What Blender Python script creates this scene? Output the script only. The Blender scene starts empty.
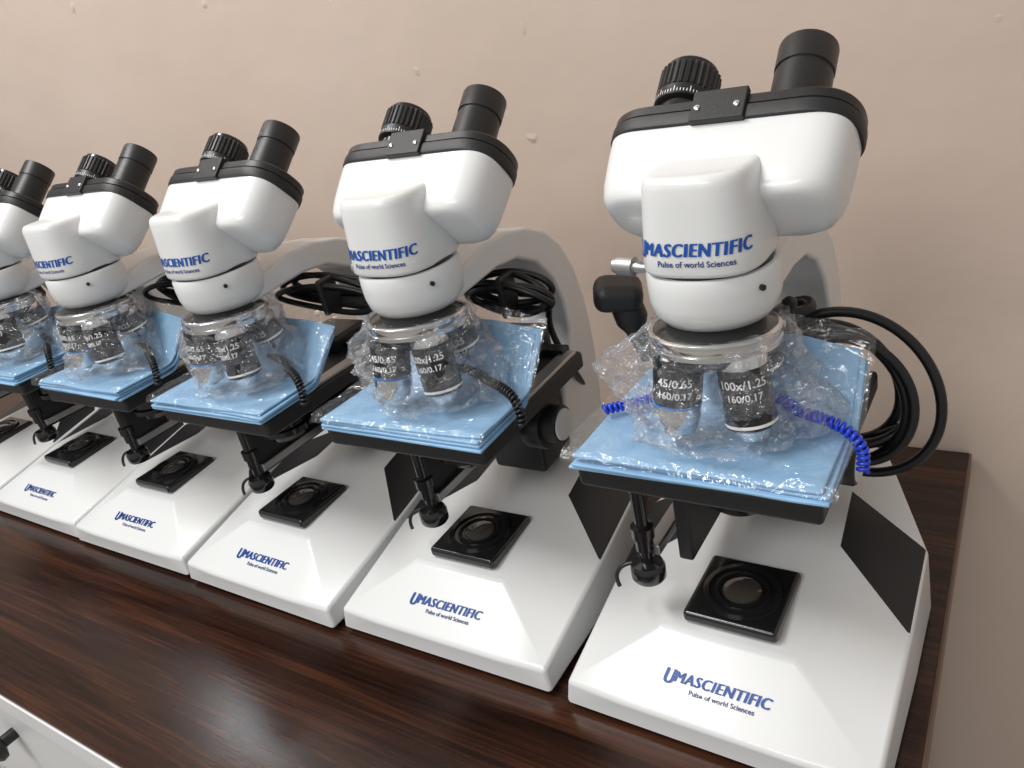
import bpy, bmesh, math, random
from mathutils import Vector, Matrix, noise
random.seed(7)
T=0.75
scene=bpy.context.scene
scene.view_settings.view_transform='Standard'
col=scene.collection

# ---------------------------------------------------------------- materials
def new_mat(name):
    m=bpy.data.materials.new(name); m.use_nodes=True
    nt=m.node_tree; return m,nt,nt.nodes['Principled BSDF']
def mat(name,c,rough=.5,metal=0,bump=0,bscale=200,coat=0,spec=.5,var=0):
    m,nt,b=new_mat(name)
    b.inputs['Base Color'].default_value=(*c,1)
    b.inputs['Roughness'].default_value=rough
    b.inputs['Metallic'].default_value=metal
    b.inputs['Coat Weight'].default_value=coat
    b.inputs['Specular IOR Level'].default_value=spec
    tc=nt.nodes.new('ShaderNodeTexCoord')
    n=nt.nodes.new('ShaderNodeTexNoise'); n.inputs['Scale'].default_value=bscale
    nt.links.new(tc.outputs['Object'],n.inputs['Vector'])
    if bump:
        bp=nt.nodes.new('ShaderNodeBump'); bp.inputs['Strength'].default_value=bump; bp.inputs['Distance'].default_value=.001
        nt.links.new(n.outputs['Fac'],bp.inputs['Height']); nt.links.new(bp.outputs['Normal'],b.inputs['Normal'])
    if var:
        r=nt.nodes.new('ShaderNodeValToRGB')
        r.color_ramp.elements[0].color=(*[max(0,x*(1-var)) for x in c],1)
        r.color_ramp.elements[1].color=(*[min(1,x*(1+var)) for x in c],1)
        nt.links.new(n.outputs['Fac'],r.inputs['Fac']); nt.links.new(r.outputs['Color'],b.inputs['Base Color'])
    return m
M_white=mat('white_enamel',(.74,.75,.75),.32,bump=.06,bscale=700,coat=.25)
M_black=mat('black_plastic',(.012,.012,.013),.38,bump=.15,bscale=1500)
M_bgloss=mat('black_gloss',(.010,.010,.011),.2,coat=.3)
M_bmatte=mat('black_matte',(.012,.012,.013),.45,bump=.2,bscale=1800)
M_decal=mat('black_decal',(.015,.015,.017),.45)
M_chrome=mat('chrome',(.75,.75,.75),.18,1)
M_steel=mat('steel',(.5,.5,.5),.35,1)
M_blue_logo=mat('blue_ink',(.006,.08,.38),.4)
M_ink=mat('dark_ink',(.02,.04,.18),.5)
M_wtext=mat('white_ink',(.85,.85,.85),.5)
M_bring=mat('blue_ring',(.02,.2,.6),.3)
M_cable=mat('cable_rubber',(.008,.008,.009),.35)
M_cordblue=mat('blue_cord',(.01,.05,.62),.25,coat=.3)
M_lens=mat('lens_glass',(.05,.045,.04),.05,coat=1)
M_glassy=mat('collector_lens',(.10,.09,.08),.08,metal=.5,coat=1)
M_furn=mat('white_laminate',(.74,.74,.75),.35)
M_edge=mat('edge_band',(.12,.07,.05),.4)

def plastic_mat(name,white=.06,ior=1.25,bump=.0,scale=90):
    m=bpy.data.materials.new(name); m.use_nodes=True; nt=m.node_tree; nt.nodes.clear()
    out=nt.nodes.new('ShaderNodeOutputMaterial')
    tr=nt.nodes.new('ShaderNodeBsdfTransparent'); tr.inputs[0].default_value=(.985,.985,.99,1)
    g=nt.nodes.new('ShaderNodeBsdfGlossy'); g.inputs['Roughness'].default_value=.10
    d=nt.nodes.new('ShaderNodeBsdfDiffuse'); d.inputs[0].default_value=(.9,.92,.95,1)
    fr=nt.nodes.new('ShaderNodeFresnel'); fr.inputs['IOR'].default_value=ior
    tc=nt.nodes.new('ShaderNodeTexCoord'); 
    n=nt.nodes.new('ShaderNodeTexNoise'); n.inputs['Scale'].default_value=scale; n.inputs['Detail'].default_value=3; n.inputs['Distortion'].default_value=1.6
    s=nt.nodes.new('ShaderNodeMath'); s.operation='SUBTRACT'; s.inputs[1].default_value=.5
    ab=nt.nodes.new('ShaderNodeMath'); ab.operation='ABSOLUTE'
    bp=nt.nodes.new('ShaderNodeBump'); bp.inputs['Strength'].default_value=bump; bp.inputs['Distance'].default_value=.008
    L=nt.links.new
    L(tc.outputs['Object'],n.inputs['Vector']); L(n.outputs['Fac'],s.inputs[0]); L(s.outputs[0],ab.inputs[0]); L(ab.outputs[0],bp.inputs['Height'])
    L(bp.outputs['Normal'],g.inputs['Normal'])
    cr=nt.nodes.new('ShaderNodeMapRange'); cr.inputs['From Min'].default_value=0; cr.inputs['From Max'].default_value=.014; cr.inputs['To Min'].default_value=white*5; cr.inputs['To Max'].default_value=white  # creases painted whiter in the diffuse mix, as added highlights on the film
    L(ab.outputs[0],cr.inputs['Value'])
    a=nt.nodes.new('ShaderNodeMixShader'); L(cr.outputs[0],a.inputs[0])
    L(tr.outputs[0],a.inputs[1]); L(d.outputs[0],a.inputs[2])
    mm=nt.nodes.new('ShaderNodeMath'); mm.operation='ADD'; mm.inputs[1].default_value=.07; L(fr.outputs[0],mm.inputs[0])
    mn=nt.nodes.new('ShaderNodeMath'); mn.operation='MINIMUM'; mn.inputs[1].default_value=.36; L(mm.outputs[0],mn.inputs[0])
    b=nt.nodes.new('ShaderNodeMixShader'); L(mn.outputs[0],b.inputs[0]); L(a.outputs[0],b.inputs[1]); L(g.outputs[0],b.inputs[2])
    L(b.outputs[0],out.inputs[0]); return m
M_bag=plastic_mat('clear_polythene',.05,1.2,1.0,75)
M_sleeve=plastic_mat('clear_sleeve',.025,1.22,.7,45)

def cover_mat():
    m,nt,b=new_mat('blue_vinyl')
    b.inputs['Roughness'].default_value=.5; b.inputs['Coat Weight'].default_value=.1; b.inputs['Coat Roughness'].default_value=.2
    tc=nt.nodes.new('ShaderNodeTexCoord'); n=nt.nodes.new('ShaderNodeTexNoise'); n.inputs['Scale'].default_value=28; n.inputs['Detail'].default_value=4
    n.inputs['Distortion'].default_value=1.5
    r=nt.nodes.new('ShaderNodeValToRGB'); r.color_ramp.elements[0].position=.3; r.color_ramp.elements[1].position=.75
    r.color_ramp.elements[0].color=(.24,.45,.68,1); r.color_ramp.elements[1].color=(.32,.55,.78,1)
    bp=nt.nodes.new('ShaderNodeBump'); bp.inputs['Strength'].default_value=.5; bp.inputs['Distance'].default_value=.002
    L=nt.links.new; L(tc.outputs['Object'],n.inputs['Vector']); L(n.outputs['Fac'],r.inputs[0]); L(r.outputs[0],b.inputs['Base Color'])
    L(n.outputs['Fac'],bp.inputs['Height']); L(bp.outputs[0],b.inputs['Normal']); L(bp.outputs[0],b.inputs['Coat Normal']); return m
M_cover=cover_mat()

def wood_mat():
    m,nt,b=new_mat('dark_wood_laminate'); L=nt.links.new
    b.inputs['Roughness'].default_value=.20; b.inputs['Specular IOR Level'].default_value=.42
    tc=nt.nodes.new('ShaderNodeTexCoord'); mp=nt.nodes.new('ShaderNodeMapping'); mp.inputs['Scale'].default_value=(1.8,34,10)
    L(tc.outputs['Object'],mp.inputs[0])
    n=nt.nodes.new('ShaderNodeTexNoise'); n.inputs['Scale'].default_value=1.6; n.inputs['Detail'].default_value=8; n.inputs['Roughness'].default_value=.62; n.inputs['Distortion'].default_value=.7
    L(mp.outputs[0],n.inputs['Vector'])
    mp2=nt.nodes.new('ShaderNodeMapping'); mp2.inputs['Scale'].default_value=(6,260,10); L(tc.outputs['Object'],mp2.inputs[0])
    n2=nt.nodes.new('ShaderNodeTexNoise'); n2.inputs['Scale'].default_value=1.5; n2.inputs['Detail'].default_value=4; L(mp2.outputs[0],n2.inputs['Vector'])
    mx=nt.nodes.new('ShaderNodeMixRGB'); mx.inputs[0].default_value=.35; L(n.outputs['Fac'],mx.inputs[1]); L(n2.outputs['Fac'],mx.inputs[2])
    r=nt.nodes.new('ShaderNodeValToRGB'); e=r.color_ramp.elements
    e[0].position=.36; e[0].color=(.009,.004,.003,1); e[1].position=.70; e[1].color=(.088,.033,.016,1)
    x=e.new(.5); x.color=(.028,.011,.0065,1)
    L(mx.outputs[0],r.inputs[0]); L(r.outputs[0],b.inputs['Base Color'])
    bp=nt.nodes.new('ShaderNodeBump'); bp.inputs['Strength'].default_value=.1; bp.inputs['Distance'].default_value=.0008
    L(mx.outputs[0],bp.inputs['Height']); L(bp.outputs[0],b.inputs['Normal']); return m
M_wood=wood_mat()

def wall_mat():
    m,nt,b=new_mat('painted_plaster'); L=nt.links.new
    b.inputs['Roughness'].default_value=.5
    tc=nt.nodes.new('ShaderNodeTexCoord')
    n=nt.nodes.new('ShaderNodeTexNoise'); n.inputs['Scale'].default_value=2.5; n.inputs['Detail'].default_value=5; L(tc.outputs['Object'],n.inputs['Vector'])
    r=nt.nodes.new('ShaderNodeValToRGB'); e=r.color_ramp.elements; e[0].position=.3; e[1].position=.7
    e[0].color=(.575,.462,.385,1); e[1].color=(.615,.50,.425,1); L(n.outputs['Fac'],r.inputs[0])
    v=nt.nodes.new('ShaderNodeTexVoronoi'); v.inputs['Scale'].default_value=12
    vr=nt.nodes.new('ShaderNodeValToRGB'); vr.color_ramp.elements[0].position=.0; vr.color_ramp.elements[0].color=(1,1,1,1); vr.color_ramp.elements[1].position=.07; vr.color_ramp.elements[1].color=(0,0,0,1)
    n3=nt.nodes.new('ShaderNodeTexNoise'); n3.inputs['Scale'].default_value=40; L(tc.outputs['Object'],n3.inputs['Vector'])
    vm=nt.nodes.new('ShaderNodeVectorMath'); vm.operation='SCALE'; vm.inputs['Scale'].default_value=.02; L(n3.outputs['Color'],vm.inputs[0])
    va=nt.nodes.new('ShaderNodeVectorMath'); L(vm.outputs[0],va.inputs[0]); L(tc.outputs['Object'],va.inputs[1]); L(va.outputs[0],v.inputs['Vector'])
    L(v.outputs['Distance'],vr.inputs[0])
    mx=nt.nodes.new('ShaderNodeMixRGB'); mx.inputs[2].default_value=(.46,.34,.27,1)
    mul=nt.nodes.new('ShaderNodeMath'); mul.operation='MULTIPLY'; mul.inputs[1].default_value=.4
    L(vr.outputs[0],mul.inputs[0]); L(mul.outputs[0],mx.inputs[0]); L(r.outputs[0],mx.inputs[1]); L(mx.outputs[0],b.inputs['Base Color'])
    n2=nt.nodes.new('ShaderNodeTexNoise'); n2.inputs['Scale'].default_value=8; n2.inputs['Detail'].default_value=4; L(tc.outputs['Object'],n2.inputs['Vector'])
    add=nt.nodes.new('ShaderNodeMath'); add.operation='ADD'; L(n2.outputs['Fac'],add.inputs[0]); L(mul.outputs[0],add.inputs[1])
    bp=nt.nodes.new('ShaderNodeBump'); bp.inputs['Strength'].default_value=.42; bp.inputs['Distance'].default_value=.008
    L(add.outputs[0],bp.inputs['Height']); L(bp.outputs[0],b.inputs['Normal']); return m
M_wall=wall_mat()
M_floor=mat('grey_floor_tile',(.45,.43,.40),.35,bscale=6,var=.1)

# ---------------------------------------------------------------- helpers
def link(o,parent=None):
    col.objects.link(o)
    if parent: o.parent=parent
    return o
def mesh(name,verts,faces,m,parent=None,loc=(0,0,0),rot=(0,0,0),bevel=0,seg=3,smooth=True,ang=40,mats=None,midx=None):
    me=bpy.data.meshes.new(name); me.from_pydata([tuple(v) for v in verts],[],faces)
    bm=bmesh.new(); bm.from_mesh(me); bmesh.ops.remove_doubles(bm,verts=bm.verts,dist=1e-6) if midx is None else None
    bmesh.ops.recalc_face_normals(bm,faces=bm.faces); bm.to_mesh(me); bm.free()
    for mm in (mats or [m]): me.materials.append(mm)
    if midx:
        for i,p in enumerate(me.polygons): p.material_index=midx[i]
    if smooth:
        for p in me.polygons: p.use_smooth=True
        me.set_sharp_from_angle(angle=math.radians(ang))
    o=bpy.data.objects.new(name,me); o.location=loc; o.rotation_euler=rot
    if bevel:
        b=o.modifiers.new('bevel','BEVEL'); b.width=bevel; b.segments=seg; b.limit_method='ANGLE'; b.angle_limit=math.radians(25); b.harden_normals=True
    return link(o,parent)
def box(name,c,s,m,parent=None,bevel=.001,rot=(0,0,0),**k):
    x,y,z=[v/2 for v in s]
    V=[(-x,-y,-z),(x,-y,-z),(x,y,-z),(-x,y,-z),(-x,-y,z),(x,-y,z),(x,y,z),(-x,y,z)]
    F=[(0,3,2,1),(4,5,6,7),(0,1,5,4),(1,2,6,5),(2,3,7,6),(3,0,4,7)]
    return mesh(name,V,F,m,parent,c,rot,bevel,**k)
def rings(name,R,m,parent=None,cap=True,**k):
    n=len(R[0]); V=[p for r in R for p in r]; F=[]
    for i in range(len(R)-1):
        for j in range(n):
            a=i*n+j; b=i*n+(j+1)%n; F.append((a,b,b+n,a+n))
    if cap:
        F.append(tuple(range(n-1,-1,-1))); F.append(tuple((len(R)-1)*n+j for j in range(n)))
    return mesh(name,V,F,m,parent,**k)
def lathe(name,prof,m,parent=None,seg=48,**k):
    R=[[(r*math.cos(2*math.pi*j/seg),r*math.sin(2*math.pi*j/seg),z) for j in range(seg)] for r,z in prof]
    return rings(name,R,m,parent,**k)
def boxstad(hw,hy,z,e=2.8,n=24):
    """stadium with squarer ends (superelliptic caps)"""
    pts=[]; s=max(hw-hy,0)
    def q(v): return math.copysign(abs(v)**(2/e),v)
    for j in range(n+1):
        a=-math.pi/2+math.pi*j/n; pts.append((s+hy*q(math.cos(a)),hy*q(math.sin(a)),z))
    for j in range(n+1):
        a=math.pi/2+math.pi*j/n; pts.append((-s+hy*q(math.cos(a)),hy*q(math.sin(a)),z))
    return pts
def superell(hw,hd,z,e=3,n=64,cy=0):
    pts=[]
    for j in range(n):
        a=2*math.pi*j/n; c=math.cos(a); s=math.sin(a)
        pts.append((hw*math.copysign(abs(c)**(2/e),c),cy+hd*math.copysign(abs(s)**(2/e),s),z))
    return pts
def curve(name,pts,r,m,parent=None,cyclic=False,res=4):
    c=bpy.data.curves.new(name,'CURVE'); c.dimensions='3D'; c.bevel_depth=r; c.bevel_resolution=res; c.resolution_u=6; c.use_fill_caps=True
    s=c.splines.new('NURBS'); s.points.add(len(pts)-1)
    for i,p in enumerate(pts): s.points[i].co=(*p,1)
    s.order_u=4; s.use_endpoint_u=not cyclic; s.use_cyclic_u=cyclic
    c.materials.append(m); o=bpy.data.objects.new(name,c); return link(o,parent)
def text_geo(s,size,off=.0,shear=0,space=1,sx=1):
    c=bpy.data.curves.new('t','FONT'); c.body=s; c.size=size; c.offset=off; c.shear=shear; c.align_x='CENTER'; c.space_character=space; c.resolution_u=3
    o=bpy.data.objects.new('t',c); col.objects.link(o); dg=bpy.context.evaluated_depsgraph_get(); dg.update()
    me=bpy.data.meshes.new_from_object(o.evaluated_get(dg)); V=[Vector((v.co.x*sx,v.co.y,0)) for v in me.vertices]; F=[tuple(p.vertices) for p in me.polygons]
    bpy.data.objects.remove(o); bpy.data.meshes.remove(me); return V,F
def text_mesh(name,parts,fn,m,parent):
    VV=[];FF=[]
    for V,F,dx,dy in parts:
        o=len(VV); VV+=[fn(v.x+dx,v.y+dy) for v in V]; FF+=[tuple(i+o for i in f) for f in F]
    me=bpy.data.meshes.new(name); me.from_pydata([tuple(v) for v in VV],[],FF); me.materials.append(m)
    return link(bpy.data.objects.new(name,me),parent)
def logo_parts():
    main=text_geo('MASCIENTIFIC',.0098,.0,.22,1.13,.86)
    big=text_geo('U',.0140,.0,.22,1,.70)
    mx=min(v.x for v in main[0]); bx=max(v.x for v in big[0]); out=[]
    for k in (-.0005,-.00025,0,.00025,.0005):
        out.append((big[0],big[1],.0042+mx-bx+.0002+k*1.3,-.0022)); out.append((main[0],main[1],.0042+k,0))
    return out

# ---------------------------------------------------------------- microscope
DRIVE=[]
def build_microscope():
    root=bpy.data.objects.new('microscope',None); root.empty_display_size=.05; col.objects.link(root)
    P=root
    z0=.004
    V=[];idx={}
    def v(k,p): idx[k]=len(V); V.append(p)
    for s,t in ((1,'r'),(-1,'l')):
        v('b0'+t,(s*.100,0,z0)); v('b1'+t,(s*.102,.1,z0)); v('b2'+t,(s*.102,.168,z0)); v('b3'+t,(s*.058,.275,z0))
        v('t0'+t,(s*.097,.002,.023)); v('t1'+t,(s*.099,.1,.043)); v('t2'+t,(s*.099,.166,.056)); v('t3'+t,(s*.056,.272,.066))
        v('d0'+t,(s*.050,-.001,.0240)); v('d1'+t,(s*.042,.046,.052)); v('d2'+t,(s*.047,.150,.060)); v('d3'+t,(s*.044,.205,.068)); v('d4'+t,(s*.040,.272,.070))
    I=lambda *k:tuple(idx[a] for a in k)
    F=[];mi=[]
    def f(m_,*k): F.append(I(*k)); mi.append(m_)
    for t in 'rl':
        f(0,'b0'+t,'b1'+t,'t1'+t,'t0'+t); f(0,'b1'+t,'b2'+t,'t2'+t,'t1'+t); f(0,'b2'+t,'b3'+t,'t3'+t,'t2'+t)
        f(0,'t0'+t,'t1'+t,'d1'+t); f(0,'t0'+t,'d1'+t,'d0'+t); f(0,'t1'+t,'d2'+t,'d1'+t)
        f(1,'t1'+t,'t2'+t,'d3'+t,'d2'+t); f(0,'t2'+t,'t3'+t,'d3'+t); f(0,'t3'+t,'d4'+t,'d3'+t)
        f(0,'b0'+t,'t0'+t,'d0'+t)
    f(0,'b0l','b0r','d0r','d0l')
    f(0,'d0l','d0r','d1r','d1l'); f(0,'d1l','d1r','d2r','d2l'); f(0,'d2l','d2r','d3r','d3l'); f(0,'d3l','d3r','d4r','d4l')
    f(0,'b3r','b3l','t3l','d4l','d4r','t3r')
    f(0,'b0l','b1l','b2l','b3l','b3r','b2r','b1r','b0r')
    mesh('base',V,F,M_white,P,bevel=.003,seg=3,mats=[M_white,M_decal],midx=mi,ang=50)
    for i,(x,y) in enumerate(((-.085,.018),(.085,.018),(-.05,.245),(.05,.245))):
        lathe('foot_%d'%(i+1),[(.008,0),(.009,.0045)],M_black,P,seg=20,loc=(x,y,0))
    # lettering lies just on the front ramp, which rises (.0280 over .047) from y=-.001, z=.024
    sl=math.atan2(.028,.047)
    def ramp(u,w):
        y=.018+w*math.cos(sl); return Vector((u, y, .0240+(y+.001)*.028/.047+.0006))
    text_mesh('base_logo',logo_parts(),ramp,M_blue_logo,P)
    sm=text_geo('Pulse of world Sciences',.0043,.00008)
    text_mesh('base_tagline',[(sm[0],sm[1],.006,-.0055)],ramp,M_ink,P)
    # --- illuminator plate
    box('illuminator_plate',(0,.083,.058),(.061,.062,.009),M_bgloss,P,bevel=.003)
    lathe('illuminator_ring',[(.025,.0615),(.025,.0645),(.0215,.0650),(.021,.0632),(.018,.0630),(.0178,.0645),(.0155,.0648),(.015,.0630),(.012,.0628)],M_bgloss,P,loc=(0,.083,0))
    lathe('collector_lens',[(.0128,.0626),(.0122,.0640),(.009,.0652),(.005,.0659),(.001,.0661)],M_glassy,P,loc=(0,.083,0))
    # --- arm
    outer=[(.205,.050),(.262,.050),(.272,.075),(.278,.12),(.278,.16),(.274,.19),(.265,.222),(.249,.248),(.227,.267),(.2,.279),(.17,.285),(.14,.285),(.115,.280),(.095,.276)]
    inner=[(.075,.270),(.072,.264),(.090,.259),(.120,.261),(.15,.263),(.18,.260),(.206,.247),(.226,.226),(.237,.200),(.238,.175),(.228,.150),(.212,.130),(.203,.10)]
    prof=outer+inner
    V=[];n=len(prof)
    for x in (-.025,.025):
        for y,z in prof: V.append((x,y,z))
    F=[tuple(range(n)),tuple(range(2*n-1,n-1,-1))]+[(i,(i+1)%n,(i+1)%n+n,i+n) for i in range(n)]
    mesh('arm',V,F,M_white,P,bevel=.006,seg=4,ang=35)
    # --- bowl
    dz=.0055
    lathe('head_mount_bowl',[(.020,.2535),(.0235,.2545),(.029,.2575),(.0335,.263),(.0352,.270),(.0356,.278),(.0354,.2845),(.0346,.2868),(.033,.2870)],M_white,P,seg=64,loc=(0,.083,dz))
    lathe('mount_seam',[(.0320,.2865),(.0320,.2895)],M_black,P,seg=48,loc=(0,.083,dz))
    lathe('lock_screw',[(.003,0),(.003,.014),(.0035,.015),(.0035,.019),(.0058,.0195),(.0058,.030),(.0045,.0305),(.0045,.033)],M_steel,P,seg=16,loc=(-.033,.094,.283),rot=(0,math.radians(-88),math.radians(-6)))
    lathe('set_screw',[(.0016,0),(.0016,.002)],M_bmatte,P,seg=12,loc=(.0308,.0655,.284),rot=(math.radians(90),0,math.radians(60)))
    # --- prism block (tapered)
    def blk(t):
        return .0320*(1-t)+.0280*t, .0340*(1-t)+.0320*t
    R=[]
    for z,k in ((.2885,.95),(.2895,.985),(.2910,1.0),(.300,1.0),(.312,1),(.325,1),(.333,1),(.3358,.985),(.3376,.955),(.3386,.91),(.3389,.84),(.3390,.6)):
        a,b=blk(max(0,(z-.291)/.048))
        R.append(superell(a*k,b*k,z+dz,e=3.1,cy=.083))
    rings('prism_housing',R,M_white,P,ang=60)
    e_=3.1
    tab=[];L=0;prev=None
    for i in range(2001):
        a=-math.pi/2+ (i/2000)*math.pi*.75
        c=math.cos(a);s=math.sin(a)
        p=Vector((.0320*math.copysign(abs(c)**(2/e_),c),.0340*math.copysign(abs(s)**(2/e_),s)))
        if prev is not None: L+=(p-prev).length
        tab.append((L,p)); prev=p
    def wrap(u,w):
        au=abs(u); lo,hi=0,2000
        while lo<hi:
            mid=(lo+hi)//2
            if tab[mid][0]<au: lo=mid+1
            else: hi=mid
        p=tab[lo][1]; z=.3005+w; t=max(0,(z-.291)/.048); a,b=blk(t)
        return Vector((math.copysign(p.x,u)*a/.0320*1.015,.083+p.y*b/.0340*1.015,z+dz))
    text_mesh('head_logo',logo_parts(),wrap,M_blue_logo,P)
    sm=text_geo('Pulse of world Sciences',.0043,.00008)
    text_mesh('head_tagline',[(sm[0],sm[1],.004,-.0054)],wrap,M_ink,P)
    # --- binocular head tilted away from the viewer side
    H=(0,.1225,.3400); th=math.radians(-48); RT=(th,0,0)
    R=[boxstad(.040,.016,-.0418),boxstad(.0555,.0208,-.0413),boxstad(.0605,.0228,-.0390),boxstad(.0632,.0240,-.0345),boxstad(.0648,.0248,-.027),boxstad(.0660,.0254,-.012),boxstad(.0665,.0257,.001)]
    rings('binocular_body',R,M_white,P,loc=H,rot=RT,ang=50)
    R=[boxstad(.0665,.0258,0,2.3),boxstad(.0680,.0275,.0005,2.3),boxstad(.0687,.028,.002,2.3),boxstad(.0687,.028,.0075,2.3),boxstad(.0677,.027,.0083,2.3)]
    rings('slide_plate_lower',R,M_bmatte,P,loc=H,rot=RT,ang=30)
    R=[boxstad(.0670,.026,.0083,2.3),boxstad(.0680,.0272,.009,2.3),boxstad(.0680,.0272,.0138,2.3),boxstad(.0672,.0262,.0150,2.3),boxstad(.03,.008,.0150,2.3)]
    rings('slide_plate_upper',R,M_black,P,loc=H,rot=RT,ang=30)
    hb=Matrix.Translation(H)@Matrix.Rotation(th,4,'X')
    def inh(p): return tuple(hb@Vector(p))
    box('slide_bracket',inh((.001,-.0275,.0085)),(.029,.005,.0185),M_bmatte,P,bevel=.0008,rot=RT)
    for i,x in enumerate((-.010,.011)):
        lathe('bracket_screw_%d'%(i+1),[(.0017,0),(.0017,.0006),(.0011,.001)],M_chrome,P,seg=14,loc=inh((x,-.030,.007)),rot=(math.radians(90)+th,0,0))
    er=inh((.0325,0,.013)); el=inh((-.0325,0,.013))
    lathe('eyepiece_flange_right',[(.0205,0),(.0205,.003),(.019,.005)],M_black,P,loc=er,rot=RT)
    lathe('eyepiece_right',[(.0155,.003),(.0153,.030),(.0148,.0305),(.0148,.0318),(.0157,.0325),(.0157,.0470),(.0154,.0482),(.0145,.0484),(.0140,.0460),(.0120,.0455)],M_black,P,loc=er,rot=RT,ang=25)
    lathe('eye_lens_right',[(.012,.045),(.011,.0465),(.006,.0475),(.001,.0477)],M_lens,P,seg=32,loc=er,rot=RT)
    lathe('eyepiece_flange_left',[(.0195,0),(.0195,.003),(.018,.005)],M_black,P,loc=el,rot=RT)
    lathe('eyepiece_tube_left',[(.0145,.003),(.0145,.020)],M_bgloss,P,loc=el,rot=RT)
    lathe('dioptre_scale_ring',[(.0150,.0155),(.0174,.017),(.0176,.0235),(.017,.024)],M_black,P,loc=el,rot=RT)
    V=[];F=[]
    for j in range(60):
        a=2*math.pi*j/60; h=.0036 if j%5==0 else .0018; w=.013
        for da,z in ((-w,.0180),(w,.0180),(w,.0180+h),(-w,.0180+h)):
            V.append((.01775*math.cos(a+da),.01775*math.sin(a+da),z))
        F.append((4*j,4*j+1,4*j+2,4*j+3))
    mesh('dioptre_scale_marks',V,F,M_wtext,P,loc=el,rot=RT,smooth=False)
    seg=120; R=[]
    for z,k in ((.024,.96),(.0246,1),(.0395,1),(.0402,.96)):
        ring=[]
        for j in range(seg):
            a=2*math.pi*j/seg; r=.0177*k if j%4<2 else (.0177-.0011)*k
            ring.append((r*math.cos(a),r*math.sin(a),z))
        R.append(ring)
    rings('dioptre_knurled_ring',R,M_black,P,loc=el,rot=RT,smooth=False)
    lathe('eyepiece_left',[(.0155,.040),(.0155,.0430),(.0150,.0438),(.0142,.0438),(.0135,.042),(.012,.0415)],M_bgloss,P,loc=el,rot=RT,ang=25)
    lathe('eye_lens_left',[(.012,.041),(.011,.0425),(.001,.0435)],M_lens,P,seg=32,loc=el,rot=RT)
    # --- nosepiece
    NC=Vector((0,.078,.2605)); a4=math.radians(-4); NR=Matrix.Translation(NC)@Matrix.Rotation(a4,4,'X')
    lathe('nosepiece_neck',[(.022,.002),(.030,-.001),(.0345,-.0035)],M_bgloss,P,loc=NC,rot=(a4,0,0))
    lathe('nosepiece_ring',[(.0345,-.0030),(.0358,-.004),(.0360,-.007),(.0350,-.0085),(.0350,-.0095),(.0358,-.0100),(.0356,-.0125),(.034,-.0135),(.033,-.0138)],M_chrome,P,loc=NC,rot=(a4,0,0),seg=64)
    lathe('nosepiece_cone',[(.0335,-.0135),(.031,-.018),(.026,-.022),(.018,-.023)],M_bgloss,P,loc=NC,rot=(a4,0,0))
    specs=[(-38,'100x/1.25','160/0.17',.048,0),(-128,'45/0.65','160/0.17',.048,1),(52,'10/0.25','160/0.17',.030,0),(142,'4/0.10','160/0.17',.026,1)]
    for i,(a,t1,t2,ln,ty) in enumerate(specs):
        ar=math.radians(a); pos=NR@Vector((.0232*math.cos(ar),.0232*math.sin(ar),-.0145))
        sp=math.radians(9)
        axis=Vector((math.cos(ar)*math.sin(sp),math.sin(ar)*math.sin(sp),-math.cos(sp)))
        z=-axis; xx=Vector((1,.25,0)); xx=(xx-z*xx.dot(z)).normalized(); yy=z.cross(xx)
        e=Matrix((xx,yy,z)).transposed().to_euler()
        r=.0138
        if ty==0:
            lathe('objective_collar_%d'%(i+1),[(.0125,.002),(.0136,0),(.0136,-.005),(.0125,-.0055)],M_chrome,P,loc=pos,rot=e)
            lathe('objective_barrel_%d'%(i+1),[(.0128,-.005),(r,-.006),(r,-ln+.009),(r-.001,-ln+.008),(.010,-ln+.0065)],M_bgloss,P,loc=pos,rot=e)
            lathe('objective_band_%d'%(i+1),[(r+.0002,-ln+.0118),(r+.0002,-ln+.0100)],M_wtext,P,cap=False,loc=pos,rot=e)
        else:
            lathe('objective_collar_%d'%(i+1),[(.0125,.002),(.0142,0),(.0142,-.005),(.0132,-.0055)],M_bgloss,P,loc=pos,rot=e)
            lathe('objective_barrel_%d'%(i+1),[(.0130,-.005),(r,-.006),(r,-ln+.021),(r-.001,-ln+.0205)],M_bgloss,P,loc=pos,rot=e)
            lathe('objective_band_%d'%(i+1),[(r-.0002,-ln+.0208),(r-.0002,-ln+.0190)],M_bring,P,cap=True,loc=pos,rot=e)
            lathe('objective_shoulder_%d'%(i+1),[(r-.0004,-ln+.0195),(r-.0004,-ln+.011),(r-.001,-ln+.009),(.0118,-ln+.004)],M_chrome,P,loc=pos,rot=e)
        lathe('objective_tip_%d'%(i+1),[(.0108,-ln+.008),(.0098,-ln+.004),(.0065,-ln),(.003,-ln-.0005)],M_chrome,P,seg=32,loc=pos,rot=e)
        g1=text_geo(t1,.0066,.0001); g2=text_geo(t2,.0056,.0001)
        def cyl(u,w,r=r): 
            a=-math.pi/2+u/r; return Vector(((r+.0003)*math.cos(a),(r+.0003)*math.sin(a),w))
        o=text_mesh('objective_text_%d'%(i+1),[(g1[0],g1[1],0,-.0150),(g2[0],g2[1],0,-.0220)],cyl,M_wtext,P)
        o.location=pos; o.rotation_euler=e
    # --- stage
    box('stage',(-.006,.108,.1735),(.142,.152,.0145),M_bmatte,P,bevel=.003)
    box('stage_lower_plate',(-.004,.120,.163),(.10,.12,.010),M_bmatte,P,bevel=.002)
    box('stage_slide_bar',(.057,.115,.1822),(.012,.125,.003),M_steel,P,bevel=.0008)
    box('slide_carrier',(.0,.176,.1835),(.11,.012,.006),M_black,P,bevel=.001)
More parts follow.
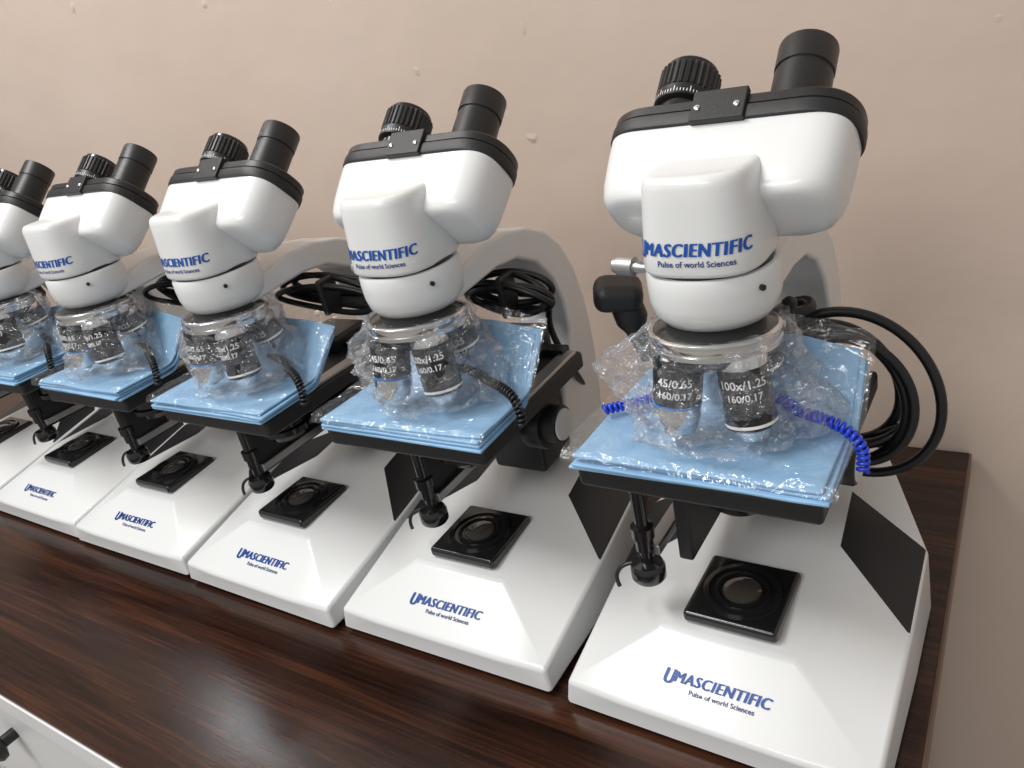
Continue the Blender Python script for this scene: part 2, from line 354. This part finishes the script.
    d=[lathe('stage_drive_shaft',[(.0045,.166),(.0045,.125),(.0075,.124),(.0075,.116),(.0060,.115),(.0060,.106),(.0040,.105),(.0040,.096),(.0100,.095),(.0115,.092),(.0115,.084),(.010,.082)],M_bgloss,P,seg=28,loc=(-.052,.056,0)),
    curve('iris_lever',[(-.047,.060,.094),(-.062,.054,.094),(-.071,.050,.091),(-.073,.047,.083),(-.069,.045,.078)],.0014,M_black,P),
    box('stage_drive_arm',(-.048,.118,.104),(.010,.120,.008),M_steel,P,bevel=.001)]
    DRIVE.extend(o.name for o in d)
    box('stage_drive_bracket',(-.030,.118,.122),(.010,.10,.060),M_bmatte,P,bevel=.002)
    lathe('condenser',[(.024,.162),(.024,.150),(.021,.149),(.021,.140),(.0245,.139),(.0245,.134),(.019,.133),(.017,.127),(.012,.127)],M_bgloss,P,loc=(0,.095,0))
    box('condenser_bracket',(0,.125,.145),(.03,.06,.012),M_black,P,bevel=.002)
    box('focus_block',(0,.180,.135),(.052,.050,.120),M_black,P,bevel=.004)
    for s,t in ((1,'right'),(-1,'left')):
        ry=math.radians(90*s); q=.009
        lathe('coarse_focus_'+t,[(.010,.010),(.010,.040-q),(.0200,.041-q),(.0212,.043-q),(.0212,.056-q),(.0205,.058-q),(.0165,.0585-q)],M_black,P,loc=(0,.142,.136),rot=(0,ry,0))
        lathe('fine_focus_'+t,[(.0155,.057-q),(.0155,.068-q),(.0145,.0695-q),(.0125,.070-q)],M_bmatte,P,loc=(0,.142,.136),rot=(0,ry,0))
        lathe('focus_cap_'+t,[(.0130,.0695-q),(.0125,.0712-q),(.002,.0715-q)],M_white,P,seg=32,loc=(0,.142,.136),rot=(0,ry,0))
    return root

master=build_microscope()
parts=list(master.children)
X0=[-.141,-.3535,-.559,-.763,-.963,-1.165]
Y0=[.303,.306,.300,.302,.304,.303]
YAW=[-1.0,.5,-.5,.3,-.4,0]
roots=[master]
for i in range(1,6):
    r=bpy.data.objects.new('microscope',None); r.empty_display_size=.05; col.objects.link(r); roots.append(r)
    for p in parts:
        q=p.copy(); q.parent=r; col.objects.link(q)
        if p.name in DRIVE: q.location=q.location+Vector((.022,.012,-.004))
for i,r in enumerate(roots):
    r.location=(X0[i],Y0[i],T); r.rotation_euler=(0,0,math.radians(YAW[i]))

# ---------------------------------------------------------------- cables
def loops(c,rx,rz,n,seed,ax,var=.10):
    pts=[]
    ux=Vector(ax[0]).normalized(); uz=Vector(ax[1]).normalized(); un=ux.cross(uz)
    for k in range(n*12):
        a=2*math.pi*k/12; lp=k/12
        jr=1+var*math.sin(lp*2.3+seed)+.5*var*math.sin(lp*5.1)
        pts.append(Vector(c)+ux*rx*jr*math.cos(a)+uz*rz*jr*math.sin(a)+un*(.011*math.sin(lp*1.7+seed)+.003*math.sin(a*2+lp)))
    return pts
L=loops((.040,.196,.158),.047,.053,5,1,((1,.1,.1),(-.25,.1,1)),.24)
L=[Vector((-.06,.18,.215)),Vector((-.03,.165,.226)),Vector((.0,.160,.228)),Vector((.03,.17,.224))]+L[3:]+[Vector((.05,.20,.11)),Vector((.03,.24,.10)),Vector((.0,.272,.09))]
curve('power_cable',L,.0035,M_cable,roots[0])
box('power_plug',(-.108,.175,.234),(.036,.030,.022),M_bmatte,roots[0],bevel=.009,seg=4,rot=(.2,.15,.5))
lathe('power_plug_grip',[(.012,0),(.012,.012),(.008,.02),(.005,.045)],M_bmatte,roots[0],seg=24,loc=(-.104,.178,.224),rot=(math.radians(180),math.radians(-15),0))
lathe('plug_pin',[(.0025,0),(.0025,.014),(.0045,.015),(.0045,.020),(.002,.022)],M_black,roots[0],seg=16,loc=(.022,.145,.224))
for i in range(1,6):
    rx,cx=(.034,.022) if i==1 else (.054,.036)
    L=loops((cx,.165,.238),rx,.013,5,i*1.7,((1,.15,-.12),(0,-.3,1)))
    L+= [Vector((.03,.19,.20)),Vector((.033,.22,.14)),Vector((.02,.26,.10)),Vector((.0,.276,.09))]
    curve('power_cable',L,.0028,M_cable,roots[i],res=3)
    box('cable_tie',(cx,.160,.238),(.006,.022,.034),M_bmatte,roots[i],bevel=.003)

# ---------------------------------------------------------------- folded dust covers
BASEZ=.1815; PITCH=.0026
def cover_path(t,xf,k):
    flat=.058; up=.058
    s=t*(flat+up)
    base=BASEZ+PITCH*k
    if s<=flat: return .028+s, base
    d=s-flat; ang=math.radians(56)*xf
    r=.014; arc=r*ang
    if ang<1e-3: return .086+d, base
    if d<arc:
        a=d/r; return .086+r*math.sin(a), base+r*(1-math.cos(a))
    e=d-arc
    return .086+r*math.sin(ang)+e*math.cos(ang), base+r*(1-math.cos(ang))+e*math.sin(ang)
def xfac(x):
    q=min(1,max(0,(x+.055)/.040)); return q*q*(3-2*q)
def build_cover(idx):
    root=bpy.data.objects.new('folded_dust_cover',None); root.empty_display_size=.04; col.objects.link(root)
    rnd=random.Random(idx*13+5)
    for k in range(4):
        nx,nt=30,34; V=[];F=[]
        x0=-.078+rnd.uniform(-.002,.002)+.001*k; x1=.068+rnd.uniform(-.003,.002); y0=rnd.uniform(-.0025,.0015); yaw=rnd.uniform(-.03,.03)
        for a in range(nx+1):
            x=x0+(x1-x0)*a/nx
            xf=xfac(x)*(.93+.05*math.sin(idx*2+k*.4)); 
            for b in range(nt+1):
                t=b/nt
                y,z=cover_path(t,xf,k)
                w=noise.noise(Vector((x*22+idx*7,y*18,k*.2)))*.0012*k/3+noise.noise(Vector((x*60,y*60,idx+k*.3)))*.0004
                if k==0: w=abs(w)*.3
                if t>.5: w+=.0012*math.sin(x*140+idx*2+3*t)*(t-.5)*2*xf
                drop=-.010*max(0,(x-.03)/.04)*max(0,t-.6)*2.0*xf
                V.append((x+yaw*(y-.08), y+y0+yaw*x - (w if t>.5 else 0), z+w+drop))
        for a in range(nx):
            for b in range(nt):
                q=a*(nt+1)+b; F.append((q,q+1,q+nt+2,q+nt+1))
        o=mesh('fold_layer_%d'%(k+1),V,F,M_cover,root,ang=80)
        s=o.modifiers.new('s','SOLIDIFY'); s.thickness=.0022; s.offset=1
        b=o.modifiers.new('b','BEVEL'); b.width=.0008; b.segments=2; b.limit_method='ANGLE'
    nx,nt=40,44; V=[];F=[]
    for a in range(nx+1):
        x=-.082+.156*a/nx
        xf=xfac(x)*.94
        for b in range(nt+1):
            t=-.03+1.09*b/nt
            y,z=cover_path(max(t,0),xf,5)
            if t<0: y+=t*.12; z-=.006*(-t/.03)
            w=abs(noise.noise(Vector((x*45,y*45+idx,z*30))))*.003+noise.noise(Vector((x*110,y*110,idx)))*.0008
            drop=-.010*max(0,(x-.03)/.04)*max(0,t-.6)*2.0*xf
            V.append((x,y-w*.5,z+.0002+w+drop))
    for a in range(nx):
        for b in range(nt):
            q=a*(nt+1)+b; F.append((q,q+1,q+nt+2,q+nt+1))
    mesh('clear_sleeve',V,F,M_sleeve,root,ang=50)
    return root
for i,r in enumerate(roots):
    c=build_cover(i); c.location=r.location; c.rotation_euler=r.rotation_euler

# ---------------------------------------------------------------- plastic bags around objectives
def build_bag(idx):
    rnd=random.Random(idx*31+3)
    na,nr=72,26; V=[];F=[]
    ph=[rnd.uniform(0,6.28) for _ in range(6)]
    for r in range(nr+1):
        t=r/nr
        for a in range(na):
            an=2*math.pi*(a+rnd.uniform(-.45,.45))/na; c=math.cos(an); s=math.sin(an)
            z=.2605-.0655*(t+rnd.uniform(-.016,.016) if 0<r<nr else t)
            rad=.0345+.009*math.sin(min(1,t*1.5)*math.pi/2)
            rad+=.026*max(0,-c)**7*math.sin(t*math.pi*.9)**1.5 + .016*max(0,c)**7*t**2 + .008*max(0,-s)**3*t**1.5
            rad+=(.0030*abs(math.sin(an*5.5+ph[0]+t*3))+.0024*abs(math.sin(an*9.5+ph[1]-t*4)))*(1-.3*t)
            p=Vector((c*2.0,s*2.0,t*3+idx*11))
            rad+=(abs(noise.noise(p))*.016-.004+noise.noise(p*2.7)*.006+rnd.uniform(-.0020,.0020))*min(1,t*3+.25)
            zz=z+(rnd.uniform(-.003,.005)+.010*noise.noise(Vector((c*3,s*3,idx)))+.004 if r==nr else 0)
            V.append((c*rad,.080+s*rad*.90,max(zz,.1945)))
    for r in range(nr):
        for a in range(na):
            q=r*na+a; w=r*na+(a+1)%na
            if rnd.random()<.5: F+= [(q,w,w+na),(q,w+na,q+na)]
            else: F+= [(q,w,q+na),(w,w+na,q+na)]
    o=mesh('plastic_bag',V,F,M_bag,None,ang=14)
    return o
for i,r in enumerate(roots):
    b=build_bag(i); b.location=r.location; b.rotation_euler=r.rotation_euler

# ---------------------------------------------------------------- coiled cords
def helix(path,rad,pitch,per=10):
    P=[Vector(p) for p in path]; pts=[]
    for i in range(len(P)-1):
        p0=P[max(i-1,0)];p1=P[i];p2=P[i+1];p3=P[min(i+2,len(P)-1)]
        for k in range(40):
            t=k/40; pts.append(.5*((2*p1)+(-p0+p2)*t+(2*p0-5*p1+4*p2-p3)*t*t+(-p0+3*p1-3*p2+p3)*t**3))
    pts.append(P[-1]); out=[]; s=0; step=pitch/per; acc=0
    n0=Vector((0,0,1))
    for i in range(1,len(pts)):
        seg=(pts[i]-pts[i-1]); L=seg.length; d=seg.normalized()
        while acc<=L:
            c=pts[i-1]+d*acc; u=n0.cross(d); 
            if u.length<.1: u=Vector((0,1,0)).cross(d)
            u.normalize(); w=d.cross(u); a=2*math.pi*(s/pitch)
            out.append(c+u*rad*math.cos(a)+w*rad*math.sin(a)); acc+=step; s+=step
        acc-=L
    return out
def cord(path,m,r,rad=.0026,wire=.0012,pitch=.0032):
    o=curve('coiled_cord',helix(path,rad,pitch),wire,m,None,res=2)
    o.location=r.location; o.rotation_euler=r.rotation_euler
cord([(-.075,.072,.1975),(-.062,.080,.1985),(-.03,.102,.200),(.02,.102,.201),(.040,.088,.2015),(.055,.081,.2015),(.067,.077,.199),(.0755,.074,.190),(.0765,.071,.177)],M_cordblue,roots[0])
for i in range(1,6):
    cord([(.0,.104,.202),(.022,.098,.2015),(.042,.086,.202),(.060,.077,.202),(.072,.070,.199),(.0785,.065,.190),(.079,.062,.182)],M_cable,roots[i])

# ---------------------------------------------------------------- furniture and room
table=bpy.data.objects.new('table',None); col.objects.link(table)
xl,xr,yf,yb=-2.4,-.028,.136,.686
box('table_top',((xl+xr)/2,(yf+yb)/2,T-.0125),(xr-xl,yb-yf,.025),M_wood,table,bevel=.0008)
box('front_edge_band',((xl+xr)/2,yf-.001,T-.0135),(xr-xl,.002,.023),M_furn,table,bevel=.0004)
box('side_edge_band',(xr+.001,(yf+yb)/2,T-.0128),(.002,yb-yf,.024),M_edge,table,bevel=.0004)
box('apron',((xl+xr)/2,yf+.03,T-.125),(xr-xl-.06,.018,.20),M_furn,table,bevel=.001)
nd=5
for k in range(nd):
    w=(xr-xl-.08)/nd; cx=xl+.04+w*(k+.5)
    box('drawer_front_%d'%(k+1),(cx,yf+.014,T-.12),(w-.006,.016,.17),M_furn,table,bevel=.002)
    lathe('drawer_knob_%d'%(k+1),[(.006,0),(.006,.012),(.014,.015),(.015,.02),(.012,.024)],M_black,table,seg=24,loc=(cx-.02,yf+.006,T-.085),rot=(math.radians(90),0,0))
for k,x in enumerate((xl+.03,(xl+xr)/2,xr-.03)):
    box('side_panel_%d'%(k+1),(x,(yf+yb)/2+.02,(T-.025)/2),(.02,yb-yf-.06,T-.025),M_furn,table,bevel=.001)

box('wall_back',(-1.0,.74,1.5),(8,.1,3.0),M_wall,None,bevel=0)
box('floor',(-1.0,-1.0,-.05),(8,3.6,.1),M_floor,None,bevel=0)
box('baseboard_back',(-1.0,.684,.05),(8,.012,.1),M_furn,None,bevel=.002)

lamp=bpy.data.objects.new('wall_tube_light',None); col.objects.link(lamp)
M_em=bpy.data.materials.new('lamp_emitter'); M_em.use_nodes=True
b=M_em.node_tree.nodes['Principled BSDF']; b.inputs['Emission Color'].default_value=(.9,.95,1,1); b.inputs['Emission Strength'].default_value=28
box('lamp_body',(-1.50,.68,T+1.00),(.30,.02,.05),M_furn,lamp,bevel=.004)
lathe('tube',[(.012,-.13),(.013,-.128),(.013,.128),(.012,.13)],M_em,lamp,seg=20,loc=(-1.50,.655,T+1.00),rot=(0,math.radians(90),0))

def area(name,loc,target,size,sy,e,colr):
    l=bpy.data.lights.new(name,'AREA'); l.shape='RECTANGLE'; l.size=size; l.size_y=sy; l.energy=e; l.color=colr
    o=bpy.data.objects.new(name,l); o.location=loc; d=Vector(target)-Vector(loc); o.rotation_euler=d.to_track_quat('-Z','Y').to_euler(); col.objects.link(o)
area('ceiling_light',(-1.15,-.20,T+1.9),(-.6,.4,T),1.2,.3,30,(1,.985,.96))
area('ceiling_light_front',(-.5,-1.3,T+1.5),(-.4,.4,T+.1),1.2,.4,15,(1,.98,.95))

w=bpy.data.worlds.new('room_ambient'); scene.world=w; w.use_nodes=True
w.node_tree.nodes['Background'].inputs[0].default_value=(.985,.975,.965,1); w.node_tree.nodes['Background'].inputs[1].default_value=.43

# ---------------------------------------------------------------- camera
Xc=Vector((1197,104,-774)).normalized(); Zc=-Vector((360,1616,774)).normalized(); Zc=(Zc-Xc*Zc.dot(Xc)).normalized()
Yc=Zc.cross(Xc)
right=Vector((Xc.x,Yc.x,Zc.x)); down=Vector((Xc.y,Yc.y,Zc.y)); fwd=Vector((Xc.z,Yc.z,Zc.z))
m3=Matrix((right,-down,-fwd)).transposed()
cd=bpy.data.cameras.new('camera'); cam=bpy.data.objects.new('camera',cd); col.objects.link(cam)
cam.matrix_world=Matrix.Translation((0,0,T+.43))@m3.to_4x4()
cd.sensor_width=36; cd.lens=774/1024*36; cd.clip_start=.01
scene.camera=cam
